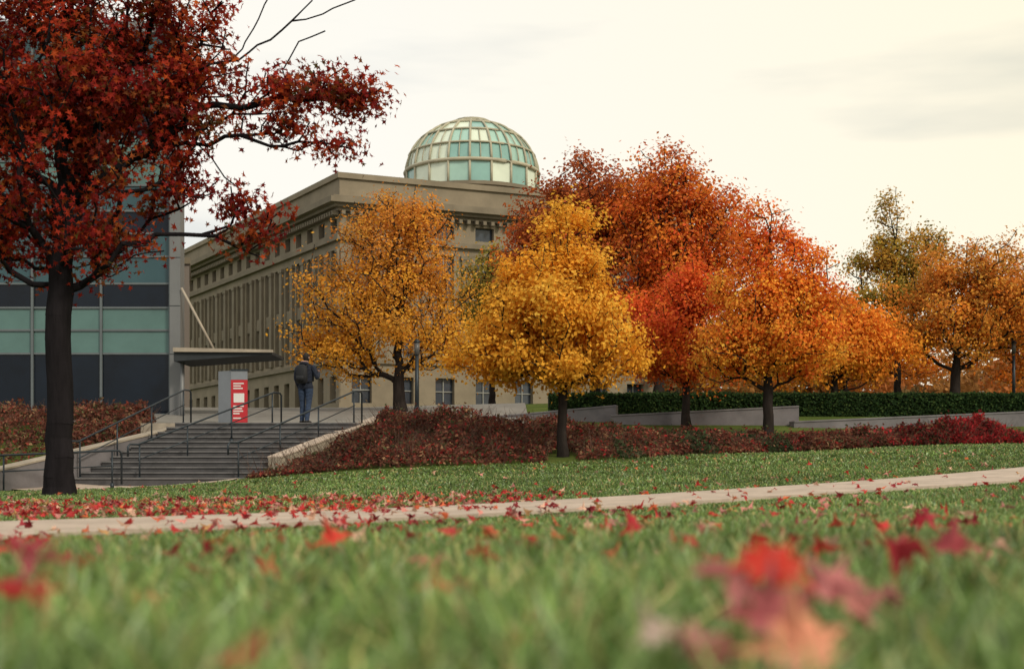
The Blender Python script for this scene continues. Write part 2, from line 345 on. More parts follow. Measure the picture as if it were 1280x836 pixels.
tree('turning_maple_tree',(17.3,50,h(17.3,50)),4.5,(17.8,50,9.3),[((17.5,50,6.5),(2.9,2.4,2.1)),((18.0,50,8.1),(2.3,2.0,1.7)),((19.9,50,6.9),(2.0,1.7,2.3)),((15.6,50,6.0),(1.5,1.2,1.3))],
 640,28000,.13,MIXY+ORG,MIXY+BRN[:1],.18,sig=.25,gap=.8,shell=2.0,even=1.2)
tree('green_ash_tree',(16.6,55,h(16.6,55)),5.4,(16.5,55,12.5),[((16.7,55,8.0),(2.4,1.8,2.2)),((16.8,55,9.8),(1.9,1.5,1.3)),((16.3,55,11.4),(.7,.7,1.0)),((15.0,55,9.2),(.9,.8,.6)),((17.9,55,10.3),(.8,.8,.5))],
 380,16000,.13,GRN+MIXY[:1],GRN+MIXY[:1],.14,sig=.22,gap=.8,shell=2.0)
tree('orange_maple_tree',(15.6,60,h(15.6,60)),4.9,(15.9,60,8.6),[((15.9,60,6.6),(2.5,2.,2.2)),((14.2,60,6.2),(2.0,1.5,1.9)),((18.2,60,5.8),(2.2,1.6,1.5))],
 380,19000,.15,ORG+BRN,ORG+BRN,.12,sig=.3,gap=.9)
tree('orange_maple_tree',(22.5,54,h(22.5,54)),4.6,(22.6,54,9.0),[((22.1,54,6.4),(2.9,2.2,2.7))],
 340,18000,.14,ORG+BRN,ORG+BRN,.14,sig=.28,gap=.9)
tree('green_ash_tree',(-.9,58,h(-.9,58)),5.5,(-.9,58,10.5),[((-.9,58,8.0),(1.8,1.6,2.4))],240,9000,.15,GRN,GRN,.13,sig=.26,gap=.9)

# distant tree mass
npz=60000; nt_=70
tx=rng.uniform(11,70,nt_); ty=rng.uniform(78,120,nt_); th=rng.uniform(5.0,8.8,nt_); tr_=rng.uniform(2.5,4.5,nt_)
ti=rng.integers(0,nt_,npz); v=rng.normal(size=(npz,3)); v/=np.linalg.norm(v,axis=1,keepdims=True)
lumps=1+.2*np.sin(5*v[:,0]+ti)+.15*np.sin(7*v[:,2]+2*ti)
pos=np.stack([tx[ti],ty[ti],3.75+th[ti]*.5],-1)+v*np.stack([tr_[ti],tr_[ti],th[ti]*.52],-1)*lumps[:,None]*rng.uniform(.4,1,(npz,1))**.5
pal=np.array([(.38,.16,.06),(.46,.22,.07),(.26,.17,.07),(.50,.17,.05),(.30,.13,.06)])[ti%5]
scatter('distant_trees',Q_V,Q_F,pos,rng.normal(size=(npz,3)),rng.uniform(.3,.6,npz),pal*rng.uniform(.6,1.2,(npz,1)),M_leaf)

# ------------------------------------------------------------------ shrubs
TWIG_V=[(-.5,0,0),(0,-.28,.08),(.5,0,0),(0,.28,.08)]
M_twig=mat('shrub_twig',(.10,.06,.045),.9,.3)
def groundcover(name, front, back, n_, hfn, pal_fn, size, clear=()):
    front=np.array(front); back=np.array(back)
    def samp(k):
        s=rng.random(k); t_=rng.random(k); k1=np.linspace(0,1,len(front)); k2=np.linspace(0,1,len(back))
        fx=np.interp(s,k1,front[:,0]); fy=np.interp(s,k1,front[:,1]); bx=np.interp(s,k2,back[:,0]); by=np.interp(s,k2,back[:,1])
        x,y=fx+(bx-fx)*t_, fy+(by-fy)*t_
        kp=np.ones(k,bool)
        for (a,b_,c,d_) in clear: kp&=~(((x-a)/c)**2+((y-b_)/d_)**2<1)
        return x[kp],y[kp],s[kp],t_[kp]
    px,py,ps,pt=samp(230); q_=len(px); pr=rng.uniform(.4,.95,q_); ph_=rng.uniform(.45,1.3,q_); pv=rng.uniform(.55,1.4,q_)
    x,y,s,t_=samp(n_); n_=len(x)
    d=np.sqrt((x[:,None]-px)**2+(y[:,None]-py)**2)/pr; j=d.argmin(1); dm=d[np.arange(n_),j]
    mh=np.clip(1-.8*dm**2,.15,1)*ph_[j]
    edge=np.clip(np.minimum(np.minimum(s,1-s)*14,np.minimum(t_*5,1-t_*.3)),0,1)**.6
    top=hfn(x)*mh*edge+.05
    z=H(x,y)+top*(rng.random(n_)**.4)+rng.exponential(.03,n_)
    nrm=np.stack([(x-px[j])/pr[j],(y-py[j])/pr[j],.8*np.ones(n_)],-1)*.7+rng.normal(0,.6,(n_,3))
    cols=pal_fn(x,y,n_)*pv[j][:,None]
    e_=empty(name)
    scatter('leaves',TWIG_V,Q_F,np.stack([x,y,z],-1),nrm,rng.uniform(.6,1.4,n_)*size,np.clip(cols,0,1),M_leaf,e_)
    x,y,s,t_=samp(n_//20); k=len(x); z=H(x,y); a=rng.uniform(0,6.28,k); L_=rng.uniform(.3,.7,k)*hfn(x)*1.7; r=.005
    top_=np.stack([x+np.cos(a)*L_*.8,y+np.sin(a)*L_*.8,z+L_],-1); b_=np.stack([x,y,z],-1); w=np.stack([-np.sin(a),np.cos(a),0*a],-1)*r
    u=np.stack([np.cos(a),np.sin(a),0*a],-1)*r
    V=np.stack([b_+w,b_-w,top_-w*.5,top_+w*.5,b_+u,b_-u,top_-u*.5,top_+u*.5],1).reshape(-1,3)
    F=(np.array([(0,1,2,3),(4,5,6,7)])[None]+(np.arange(k)*8)[:,None,None]).reshape(-1,4)
    mk('twigs',V,F,M_twig,e_)
CB=[(.19,.075,.05,4),(.13,.05,.038,3),(.27,.06,.042,1.3),(.08,.095,.04,1.2),(.30,.18,.10,1.4)]
CR=[(.42,.03,.035,3),(.25,.025,.03,2),(.16,.05,.04,1)]
def palmain(x,y,n_):
    c=pick(CB,n_,.3); r_=pick(CR,n_,.3); m1=(np.sin((x-9)*.9)>.25)&(x>6.5); m2=rng.random(n_)<np.where(x>11.2,.92,np.where(m1,.4,.07))
    g=pick([(.05,.085,.035,1),(.07,.07,.04,1)],n_,.3); mg=((x>2.2)&(x<6.5)&(np.sin(x*2.6+y)>.35))
    c=np.where(m2[:,None],r_,c); return np.where((mg&(rng.random(n_)<.8))[:,None],g,c)
groundcover('cotoneaster_shrubs',[(-5.7,27.3),(-3,26.9),(-.5,26.2),(2.5,26.6),(5,28.6),(7,30.0),(9.5,31.6),(12,33.2),(14,34.5)],
            [(-3.5,31.8),(-2.7,34.4),(-1.2,35.0),(1,34.0),(3,32.6),(5.5,32.2),(8,33.0),(11.5,34.6),(14.3,35.9)],110000,
            lambda x: np.interp(x,[-5,-2.5,0,3,6,10,11.5,12.5,14],[.6,.80,.72,.48,.36,.36,.62,.62,.3]),palmain,.09,clear=[(1.05,27.2,.38,1.1),(6.6,32.6,.35,.8)])
groundcover('bank_shrubs',[(-24,30.2),(-17,30),(-10.9,29.5),(-9.5,32.6)],[(-24,38.5),(-17,38.6),(-12.4,38.6),(-10.3,37)],30000,lambda x:.55+0*x,lambda x,y,n_:pick(CB,n_,.3),.11)

# hedge
hb=Build('clipped_hedge'); M_hcore=mat('hedge_core',(.012,.018,.008),1,.4)
X0,X1,Y0,Y1=1.2,26.,41.6,42.8
hx=np.linspace(X0,X1,26)
for a,b_ in zip(hx[:-1],hx[1:]):
    hb.box('core',M_hcore,a,b_,Y0+.08,Y1-.08,min(h(a,42),h(b_,42))-.1,2.74)
he=hb.emit()
k=42000; f=rng.random(k)
x=rng.uniform(X0,X1,k); y=np.where(f<.6,Y0+rng.normal(0,.04,k),rng.uniform(Y0,Y1,k)); z=np.where(f<.6,rng.uniform(1.85,2.82,k),2.78+rng.normal(0,.035,k)+.03*np.sin(x*3))
nrm=rng.normal(0,.7,(k,3)); nrm[:,1]-=np.where(f<.6,1,.2); nrm[:,2]+=np.where(f<.6,.4,1)
scatter('leaves',Q_V,Q_F,np.stack([x,y,z],-1),nrm,rng.uniform(.05,.12,k),pick([(.035,.07,.02,3),(.02,.045,.015,3),(.07,.11,.03,1)],k,.3),M_leaf,he)

# ------------------------------------------------------------------ grass blades
def blades(x,y, hh, ww, palette, tipmix=1.45):
    k=len(x); z=H(x,y)-.005; a=rng.uniform(0,6.283,k); lean=rng.uniform(.05,.95,k)*hh; b_=rng.uniform(0,6.283,k)
    d=walkdist(x,y); hh=hh*np.where(y>4,np.clip(.45+(d-HW)*.4,.45,1),1)
    tuft=1+.35*np.sin(x*9+np.sin(y*7)*2)*np.sin(y*11+x*3); hh=hh*np.clip(tuft,.55,1.45)
    w=np.stack([np.cos(a),np.sin(a),0*a],-1)*ww[:,None]*.5; ln=np.stack([np.cos(b_),np.sin(b_),0*b_],-1)*lean[:,None]
    P0=np.stack([x,y,z],-1); up=np.array([0,0,1.])
    P1=P0+ln*.3+up*(hh*.55)[:,None]; P2=P0+ln+up*(hh*rng.uniform(.8,1,k))[:,None]
    V=np.stack([P0-w,P0+w,P1-w*.85,P1+w*.85,P2],1).reshape(-1,3)
    F=(np.array([(0,1,3),(0,3,2),(2,3,4)])[None]+(np.arange(k)*5)[:,None,None]).reshape(-1,3)
    c=pick(palette,k,.36); patch=1+.24*np.sin(x*1.3+np.sin(y*.9)*2)*np.sin(y*1.1+x*.4); c*=patch[:,None]
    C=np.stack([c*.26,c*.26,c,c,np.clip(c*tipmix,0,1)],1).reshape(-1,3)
    return V,F,C
GP=[(.145,.235,.055,4),(.23,.33,.12,2.6),(.085,.15,.035,3),(.38,.34,.13,.9),(.50,.35,.19,.45),(.32,.41,.24,.8)]
sets=[]
def zone(y0,y1,dens,hm,wm,wid=.47,mar=.5):
    area=(wid*(y0+y1)+2*mar)*(y1-y0); k=int(area*dens)
    y=rng.uniform(y0,y1,k*2); x=rng.uniform(-1,1,k*2)*(wid*y1+mar); kp=np.abs(x)<wid*y+mar; x,y=x[kp],y[kp]
    kp=~on_walk(x,y,-.01); x,y=x[kp],y[kp]
    kp=~((y>26)&(x<14)&(x>-12)&(y>26.2+np.maximum(0,x-1)*.62)) ; x,y=x[kp],y[kp]
    n_=len(x); return blades(x,y,rng.uniform(.5,1.3,n_)*hm,rng.uniform(.6,1.4,n_)*wm,GP)
for a in [(.55,2.2,3600,.105,.0075),(2.2,4.5,2700,.082,.008),(4.5,8,1900,.055,.009),(8,14,900,.05,.012),(14,22,330,.045,.018),(22,34,110,.05,.03)]:
    sets.append(zone(*a))
VV=[];FF=[];CC=[];o=0
for V,F,C in sets: VV.append(V);FF.append(F+o);CC.append(C);o+=len(V)
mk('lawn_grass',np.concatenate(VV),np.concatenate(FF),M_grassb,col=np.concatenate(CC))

# ------------------------------------------------------------------ fallen leaves
FP=[(.50,.035,.035,4),(.30,.025,.035,2.2),(.60,.24,.21,2.4),(.62,.38,.28,1.8),(.62,.13,.05,1.3),(.50,.27,.11,.8)]
fx=[];fy=[];fz_=[]
def fscat(k,fn,zf):
    x,y=fn(k); ow=on_walk(x,y,0); kp=~ow|(rng.random(len(x))<.35); x,y,ow=x[kp],y[kp],ow[kp]
    fx.append(x);fy.append(y);fz_.append(H(x,y)+np.where(ow,.06,zf+rng.uniform(-.02,.02,len(x))))
def wedge(y0,y1,wid=.45):
    def f(k):
        y=rng.uniform(y0**1.5,y1**1.5,k)**(1/1.5); return rng.uniform(-1,1,k)*(wid*y+.3),y
    return f
fscat(150,wedge(1.8,5),.062); fscat(240,wedge(5,10),.05); fscat(220,wedge(9,18),.05)
def leftband(k):
    y=rng.uniform(9.8,15,k); x=-y*.42+rng.random(k)**1.2*y*.46; return x,y
fscat(1000,leftband,.05)
def walkedge(k):
    i=rng.integers(40,230,k); w_=rng.normal(0,1.2,k); return cx[i]+nx_[i]*w_,cy[i]+ny_[i]*w_
fscat(480,walkedge,.05)
fscat(90,lambda k:(rng.uniform(-9,9,k),rng.uniform(18,27,k)),.05)
x=np.concatenate(fx);y=np.concatenate(fy);z=np.concatenate(fz_)
e=empty('fallen_leaves'); idx=rng.integers(0,4,len(x))
for q in range(4):
    s_=idx==q; k=s_.sum(); nrm=rng.normal(0,.6,(k,3)); nrm[:,2]=1
    sz=rng.uniform(.07,.13,k)
    scatter('leaf_drift_%d'%(q+1),MAPLE[q][0],MAPLE[q][1],np.stack([x[s_],y[s_],z[s_]],-1),nrm,sz,pick(FP,k,.25),M_fall,e)
near=[(.270,1.32,.160,.13,(.52,.03,.015),(.1,-.75,.7)),(.335,1.36,.135,.14,(.50,.17,.17),(-.3,-.5,.8)),(.235,1.31,.140,.12,(.52,.20,.20),(.5,-.6,.6)),
 (.262,1.27,.105,.12,(.40,.10,.11),(.2,-.9,.4)),
 (.25,1.10,.098,.12,(.72,.30,.19),(.1,-.9,.5)),(.235,1.02,.075,.11,(.70,.34,.24),(.3,-.8,.5)),
 (.165,1.14,.095,.11,(.42,.15,.15),(.4,-.6,.8)),(.19,1.2,.09,.10,(.22,.03,.04),(.0,-.5,.9)),(.14,1.2,.10,.07,(.55,.42,.36),(.0,-.6,.8)),
 (-.56,1.5,.115,.12,(.34,.015,.02),(.2,-.5,.8)),(-.60,1.62,.14,.09,(.36,.08,.09),(-.3,-.4,.8)),(-.245,1.2,.088,.11,(.34,.03,.03),(-.5,-.5,.7)),
 (-.10,1.75,.095,.07,(.45,.04,.03),(.3,-.4,.9)),(.47,1.6,.10,.08,(.20,.03,.05),(0,-.5,.9)),(.60,2.0,.14,.12,(.34,.03,.04),(.1,-.6,.8)),(.72,2.1,.13,.11,(.30,.04,.05),(-.3,-.6,.8)),
 (.02,1.35,.07,.07,(.30,.03,.03),(.3,-.4,.9)),(-.8,2.1,.13,.12,(.32,.03,.05),(.3,-.5,.8)),(-.78,2.25,.10,.1,(.34,.03,.04),(.1,-.3,.8)),(.40,1.5,.10,.09,(.45,.16,.14),(.1,-.6,.8)),
 (-.43,3.1,.09,.12,(.60,.05,.03),(.1,-.6,.8)),(.35,3.6,.10,.11,(.46,.03,.04),(.2,-.6,.8)),(1.1,3.4,.13,.13,(.40,.03,.05),(.1,-.6,.8)),(-.2,4.2,.06,.12,(.45,.04,.04),(-.1,-.5,.9))]
P_=np.array([a[:3] for a in near])
for q in range(4):
    s_=np.arange(len(near))%4==q
    scatter('near_leaf_%d'%(q+1),MAPLE[q][0],MAPLE[q][1],P_[s_],np.array([a[5] for a in near])[s_],np.array([a[3] for a in near])[s_],np.array([a[4] for a in near])[s_],M_fall,e)

# ------------------------------------------------------------------ stairs, walls, rails
bl=np.array([-10.0,29.]);br=np.array([-6.05,29.]);tl=np.array([-8.5,33.1]);trr=np.array([-3.9,33.1]); NS=12; ZT=1.52; Z00=.0
B=Build('stone_stairs')
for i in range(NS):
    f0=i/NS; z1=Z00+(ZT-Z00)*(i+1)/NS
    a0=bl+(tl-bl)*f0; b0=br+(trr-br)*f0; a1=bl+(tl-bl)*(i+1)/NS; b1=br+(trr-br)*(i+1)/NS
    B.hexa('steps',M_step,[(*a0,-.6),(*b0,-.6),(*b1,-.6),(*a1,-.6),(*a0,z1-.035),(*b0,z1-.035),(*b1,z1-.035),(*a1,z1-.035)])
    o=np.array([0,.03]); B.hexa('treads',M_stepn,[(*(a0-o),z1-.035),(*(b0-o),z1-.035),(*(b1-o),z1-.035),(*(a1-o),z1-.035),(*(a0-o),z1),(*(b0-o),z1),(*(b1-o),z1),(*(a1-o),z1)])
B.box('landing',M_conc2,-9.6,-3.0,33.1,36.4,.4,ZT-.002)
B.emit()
sheet('stair_forecourt',np.arange(-11,-5.9,.4),np.arange(27.2,29.1,.3),.03,M_walk)
def slopewall(name,p0,p1,zt0,zt1,zb0,zb1,th,m,cap=None):
    p0=np.array(p0,float);p1=np.array(p1,float);d=(p1-p0)/np.linalg.norm(p1-p0);nn=np.array([-d[1],d[0]])*th/2
    q=[p0-nn,p1-nn,p1+nn,p0+nn]; B=Build(name); c=.05 if cap else 0
    B.hexa('wall',m,[(*q[0],zb0),(*q[1],zb1),(*q[2],zb1),(*q[3],zb0),(*q[0],zt0-c),(*q[1],zt1-c),(*q[2],zt1-c),(*q[3],zt0-c)])
    if cap:
        e_=nn*1.12; q=[p0-e_,p1-e_,p1+e_,p0+e_]
        B.hexa('coping',cap,[(*q[0],zt0-c),(*q[1],zt1-c),(*q[2],zt1-c),(*q[3],zt0-c),(*q[0],zt0),(*q[1],zt1),(*q[2],zt1),(*q[3],zt0)])
    return B.emit(.01)
slopewall('stair_cheek_wall',(-11.3,25.8),(-8.8,33.0),.12,1.40,-.7,.3,.32,M_conc,M_conc2)
slopewall('stair_cheek_wall',(-5.5,29.6),(-3.5,34.2),.62,1.76,-.4,.6,.34,M_conc2,M_walk)
slopewall('retaining_wall',(-.6,40.6),(3.25,39.6),2.02,2.32,1.2,1.2,.35,M_conc,M_conc)
slopewall('retaining_wall',(3.0,38.9),(8.6,38.5),1.98,2.24,1.1,1.1,.4,M_conc,M_conc)
slopewall('retaining_wall',(8.3,38.0),(19,39.5),1.76,2.26,.8,.8,.4,M_conc,M_conc)
def rail(name,p0,p1,z0,z1,hr,posts=4,ext=.3):
    B=Build(name); p0=np.array(p0,float);p1=np.array(p1,float); d=(p1-p0)/np.linalg.norm(p1-p0)
    a=p0-d*ext; b_=p1+d*ext
    B.tube('handrail',M_metal,[(*a,z0+hr-.28),(*a,z0+hr-.06),(*(a+d*.06),z0+hr),(*p0,z0+hr),(*p1,z1+hr),(*(b_-d*.06),z1+hr),(*b_,z1+hr-.06),(*b_,z1)],.024)
    for i in range(posts):
        f=(i+.03)/(posts-1+.06); p=p0+(p1-p0)*f; z=z0+(z1-z0)*f
        B.tube('post_%d'%(i+1),M_metal,[(*p,z-.15),(*p,z+hr)],.02)
        B.tube('foot_%d'%(i+1),M_metal,[(*p,z-.1),(*p,z+.03)],.045)
    B.tube('lower_rail',M_metal,[(*p0,z0+hr*.55),(*p1,z1+hr*.55)],.014)
    B.emit()
rail('stair_handrail',(-8.5,29.1),(-6.15,33.0),.1,1.52,.78)
rail('stair_handrail',(-6.25,29.1),(-4.05,33.0),.1,1.52,.82)
rail('stair_handrail',(-9.85,29.1),(-8.45,33.0),.1,1.52,.85)
rail('stair_handrail',(-10.6,26.6),(-8.9,28.6),-.15,-.02,.75,3,.2)

# ------------------------------------------------------------------ glass building
B=Build('glass_office_building'); Yf=40.; XL,XR=-40.,-10.67; ZB=2.05
rows=[(2.05,3.95,'vis'),(3.95,4.68,'spa'),(4.68,5.38,'spa'),(5.38,6.13,'vis'),(6.13,6.98,'spd'),(6.98,7.7,'spd'),(7.7,8.4,'vis'),(8.4,9.2,'spd'),(9.2,9.95,'spa'),(9.95,10.7,'spa'),(10.7,12.2,'vis'),(12.2,13.0,'spa'),(13.0,13.9,'spd')]
cols_=[XR-2.15*i for i in range(14)]
for i in range(13):
    xa,xb=cols_[i+1],cols_[i]
    for j,(z0,z1,t_) in enumerate(rows):
        mt={'vis':M_vis,'spa':M_spa,'spd':M_spd}[t_]; nm={'vis':'windows','spa':'spandrels','spd':'upper_spandrels'}[t_]
        tilt=rng.normal(0,.006)
        B.hexa(nm,mt,[(xa+.03,Yf+tilt,z0+.03),(xb-.03,Yf-tilt,z0+.03),(xb-.03,Yf+.1,z0+.03),(xa+.03,Yf+.1,z0+.03),(xa+.03,Yf+tilt,z1-.03),(xb-.03,Yf-tilt,z1-.03),(xb-.03,Yf+.1,z1-.03),(xa+.03,Yf+.1,z1-.03)])
for i,xc in enumerate(cols_): B.box('mullions',M_alu,xc-.035,xc+.035,Yf-.09,Yf+.06,ZB,13.9)
for z0 in sorted({r[0] for r in rows}|{13.9}):
    for i in range(13): B.box('transoms',M_alu,cols_[i+1]+.037,cols_[i]-.037,Yf-.05,Yf+.06,z0-.03,z0+.03)
B.prism('body',M_dark,[(XL,Yf+.12),(XR-.04,Yf+.12),(XR-.5,Yf+1.0),(XR-6.6,Yf+22),(XL,Yf+22)],1.,13.8)
B.box('end_pier',M_panel,XR+.037,-10.3,Yf-.25,Yf+.25,1.2,14.05)
for z0 in (3.9,5.4,6.9,8.4,9.9,11.4): B.box('pier_joints',M_dark,XR+.036,-10.297,Yf-.253,Yf-.245,z0,z0+.025)
B.box('plinth',M_conc2,XL,XR+.03,Yf-.3,Yf+.1,1.2,2.02)
B.box('parapet',M_panel,XL,XR+.03,Yf-.12,Yf+.6,13.94,14.3)
B.hexa('canopy',M_dark,[(-10.28,38.9,3.62),(-7.3,38.9,3.83),(-7.3,41,3.83),(-10.28,41,3.62),(-10.28,38.9,3.92),(-7.3,38.9,3.92),(-7.3,41,3.92),(-10.28,41,3.92)])
B.hexa('canopy_fascia',M_conc2,[(-10.28,38.8,3.9),(-7.25,38.8,3.88),(-7.25,38.89,3.88),(-10.28,38.89,3.9),(-10.28,38.8,4.03),(-7.25,38.8,3.96),(-7.25,38.89,3.96),(-10.28,38.89,4.03)])
B.tube('canopy_rod',M_conc2,[(-10.25,39.7,5.95),(-9.1,39.2,3.95)],.04)
B.tube('canopy_post',M_panel,[(-10.15,39.4,1.4),(-10.15,39.4,3.65)],.07)
B.emit()

# brick building sliver behind the glass block
B=Build('brick_building')
m,nt,b=new_mat('red_brick'); br_=nt.nodes.new('ShaderNodeTexBrick'); br_.inputs['Scale'].default_value=4; br_.inputs['Color1'].default_value=(.15,.07,.05,1); br_.inputs['Color2'].default_value=(.12,.055,.045,1); br_.inputs['Mortar'].default_value=(.2,.17,.15,1)
tc=nt.nodes.new('ShaderNodeTexCoord'); nt.links.new(tc.outputs['Object'],br_.inputs['Vector']); nt.links.new(br_.outputs[0],b.inputs['Base Color'])
B.prism('walls',m,[(-34,62.5),(-15.75,62.5),(-17.4,69),(-34,69)],2.5,10.4)
B.prism('parapet',M_lime2,[(-34,62.4),(-15.68,62.4),(-17.33,69.1),(-34,69.1)],10.4,10.7)
for zz in (4.6,7.6):
    for xx in (-17.4,-20.2,-23.): B.box('windows',M_win,xx-.6,xx+.6,62.42,62.5,zz,zz+1.9); B.box('sills',M_lime2,xx-.7,xx+.7,62.36,62.5,zz-.2,zz-.003)
B.emit()

# ------------------------------------------------------------------ classical stone hall with glass dome
B=Build('domed_stone_hall')
C=np.array([-10.75,80.]); dl=np.array([-.6,1.]); dl/=np.linalg.norm(dl); dr=np.array([1,.42]); dr/=np.linalg.norm(dr); LL,LR=36.,25.
foot=[C,C+dr*LR,C+dr*LR+dl*LL,C+dl*LL]
def offs(poly,o):
    k=len(poly); out=[]
    for i in range(k):
        a,b_,c=poly[i-1],poly[i],poly[(i+1)%k]
        d1=(b_-a)/np.linalg.norm(b_-a); d2=(c-b_)/np.linalg.norm(c-b_); n1=np.array([d1[1],-d1[0]]); n2=np.array([d2[1],-d2[0]])
        M_=np.array([n1,n2]); out.append(np.linalg.solve(M_,np.array([n1.dot(b_)+o,n2.dot(b_)+o])))
    return out
ring=lambda nm,mt,o,z0,z1: B.prism(nm,mt,offs(foot,o),z0,z1)
ring('glazing',M_win,-.38,2.5,17.2)
ring('walls',M_lime,.10,1.5,4.6)
ring('walls',M_lime,.02,6.3,7.1); ring('trim',M_lime2,.22,7.1,7.35); ring('walls',M_lime,.0,7.35,7.6)
ring('walls',M_lime,.0,14.25,14.75); ring('trim',M_lime2,.28,14.75,15.05)
ring('walls',M_lime,.0,15.05,15.3); ring('walls',M_lime,.0,16.2,16.55)
ring('cornice',M_lime2,.25,16.55,16.75); ring('cornice',M_lime2,.55,16.75,16.95); ring('cornice',M_lime2,.95,16.95,17.3); ring('cornice',M_lime2,.7,17.3,17.42)
ring('parapet',M_lime,.05,17.42,18.6); ring('parapet',M_lime2,.22,18.6,18.95)
def facade(O,d,nn,Ln,pitch,ww):
    k=int(round(Ln/pitch)); p=Ln/k
    for i in range(k+1):
        s=i*p; pw=(p-ww)/2
        s0=max(s-pw,0.0); s1=min(s+pw,Ln)
        if i==0: s1=pw
        f=lambda nm,mt,a,b_,n0,n1,z0,z1: B.fbox(nm,mt,O,d,nn,a,b_,n0,n1,z0,z1)
        f('piers',M_lime,s0+.001,s1-.001,-.37,.06,4.6,6.3)
        f('piers',M_lime,s0+.002,s1-.002,-.37,-.02,7.6,14.25)
        f('pilasters',M_lime2,max(s-.24,.02),min(s+.24,Ln-.02) if i else .3,-.3,.16,7.6,14.0)
        f('pilasters',M_lime2,max(s-.32,.02),min(s+.32,Ln-.02) if i else .38,-.3,.21,14.0,14.247)
        f('piers',M_lime,s0+.001,s1-.001,-.37,-.01,15.3,16.2)
        if i<k:
            a=s+pw; b_=a+ww; m_=(a+b_)/2
            f('spandrels',M_lime2,a,b_,-.3,-.1,10.5,11.3)
            for z0,z1 in ((7.6,10.5),(11.3,14.25),(4.6,6.3)):
                f('window_frames',M_winf,m_-.03,m_+.03,-.37,-.28,z0,z1); f('window_frames',M_winf,a,m_-.032,-.37,-.29,(z0+z1)/2-.03,(z0+z1)/2+.03); f('window_frames',M_winf,m_+.032,b_,-.37,-.29,(z0+z1)/2-.03,(z0+z1)/2+.03)
        for q in range(5): f('dentils',M_lime2,s+q*p/5,s+q*p/5+.22,.1,.5,16.3,16.547) if s+q*p/5+.22<Ln else None
nl=np.array([-dl[1],dl[0]]); nr=np.array([dr[1],-dr[0]])
facade(C,dl,nl,LL,2.0,.95); facade(C,dr,nr,LR,2.8,1.3)
# dome
DC=np.array([-2.97,95.]); DR=4.9; zd0=22.3; DH=3.85
M_dg=[mat('dome_glass_a',(.32,.50,.44),.1,.15,.4,spec=.5),mat('dome_glass_b',(.62,.69,.58),.12,.1,.4,spec=.5),mat('dome_glass_c',(.22,.40,.37),.08,.15,.4,spec=.6)]
M_rib=mat('dome_rib',(.38,.35,.26),.6,.15,1)
circ=lambda r,k=32:[DC+np.array([math.cos(a),math.sin(a)])*r for a in np.arange(k)*2*math.pi/k]
B.prism('dome_base',M_lime2,circ(DR+.5),18.0,20.4); B.prism('dome_base',M_lime2,circ(DR+.65),20.4,20.65)
ME=20; lat=[0,.34,.68,1.0,1.32]
def dp(a,la,r=1.0): return (DC[0]+DR*r*math.cos(la)*math.cos(a),DC[1]+DR*r*math.cos(la)*math.sin(a),zd0+DH*r*math.sin(la))
rr=np.random.default_rng(5)
for i in range(ME):
    a0=2*math.pi*i/ME; a1=2*math.pi*(i+1)/ME
    q=rr.choice(3,p=[.5,.35,.15])
    V=[(DC[0]+DR*math.cos(a),DC[1]+DR*math.sin(a),z) for a,z in ((a0,20.65),(a1,20.65),(a1,zd0),(a0,zd0))]
    B.add('drum_glass_%d'%q,M_dg[q],V,[(0,1,2,3)])
    B.tube('ribs',M_rib,[(DC[0]+DR*1.01*math.cos(a0),DC[1]+DR*1.01*math.sin(a0),20.65),(DC[0]+DR*1.01*math.cos(a0),DC[1]+DR*1.01*math.sin(a0),zd0)],.09,6)
    for j in range(4):
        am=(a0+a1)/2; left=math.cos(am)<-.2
        q=rr.choice(3,p=[.35,.55,.1] if left or j>=3 else [.65,.1,.25])  # left panes mostly the whitish glass: sky showing through, painted into the colour
        B.add('dome_glass_%d'%q,M_dg[q],[dp(a0,lat[j]),dp(a1,lat[j]),dp(a1,lat[j+1]),dp(a0,lat[j+1])],[(0,1,2,3)])
    B.tube('ribs',M_rib,[dp(a0,l_,1.01) for l_ in np.linspace(0,1.32,10)],.085,6)
    B.tube('mid_ribs',M_rib,[dp((a0+a1)/2,l_,1.0) for l_ in np.linspace(0,.68,6)],.04,6)
for j,la in enumerate(lat):
    pts=[dp(a,la,1.012) for a in np.linspace(0,2*math.pi,49)]; B.tube('rings',M_rib,pts,.14 if j==0 else .075,6)
B.prism('dome_cap',M_rib,circ(DR*math.cos(1.32)+.1,16),zd0+DH*math.sin(1.32)-.05,zd0+DH+.1)
B.emit()

# ------------------------------------------------------------------ lamps and sign
M_lamp=mat('lamp_glass',(.10,.10,.10),.3,.1)
def lamp(x,y,top):
    B=Build('street_lamp'); z=h(x,y)
    B.tube('pole',M_metal,[(x,y,z-.1),(x,y,top-.5)],[.07,.06])
    B.tube('base',M_metal,[(x,y,z-.05),(x,y,z+.3),(x,y,z+.36)],[.11,.10,.06],12)
    B.tube('luminaire',M_lamp,[(x,y,top-.5),(x,y,top-.12)],[.08,.09],12)
    B.tube('cap',M_metal,[(x,y,top-.12),(x,y,top-.1),(x,y,top-.03),(x,y,top)],[.12,.12,.06,.02],12)
    B.emit()
lamp(-2.97,40,4.42); lamp(19.6,50,5.4)
M_red=mat('sign_red',(.42,.02,.03),.4,.08,2,spec=.4); M_white=mat('sign_white',(.62,.62,.62),.5,.05); M_grey=mat('sign_grey',(.20,.22,.25),.5,.08)
B=Build('campus_map_sign'); sx,sy=-7.95,36.2; zz=1.5
B.hexa('map_board',M_grey,[(sx-.42,sy+.28,zz),(sx,sy,zz),(sx,sy+.08,zz),(sx-.42,sy+.36,zz),(sx-.42,sy+.28,zz+1.62),(sx,sy,zz+1.62),(sx,sy+.08,zz+1.62),(sx-.42,sy+.36,zz+1.62)])
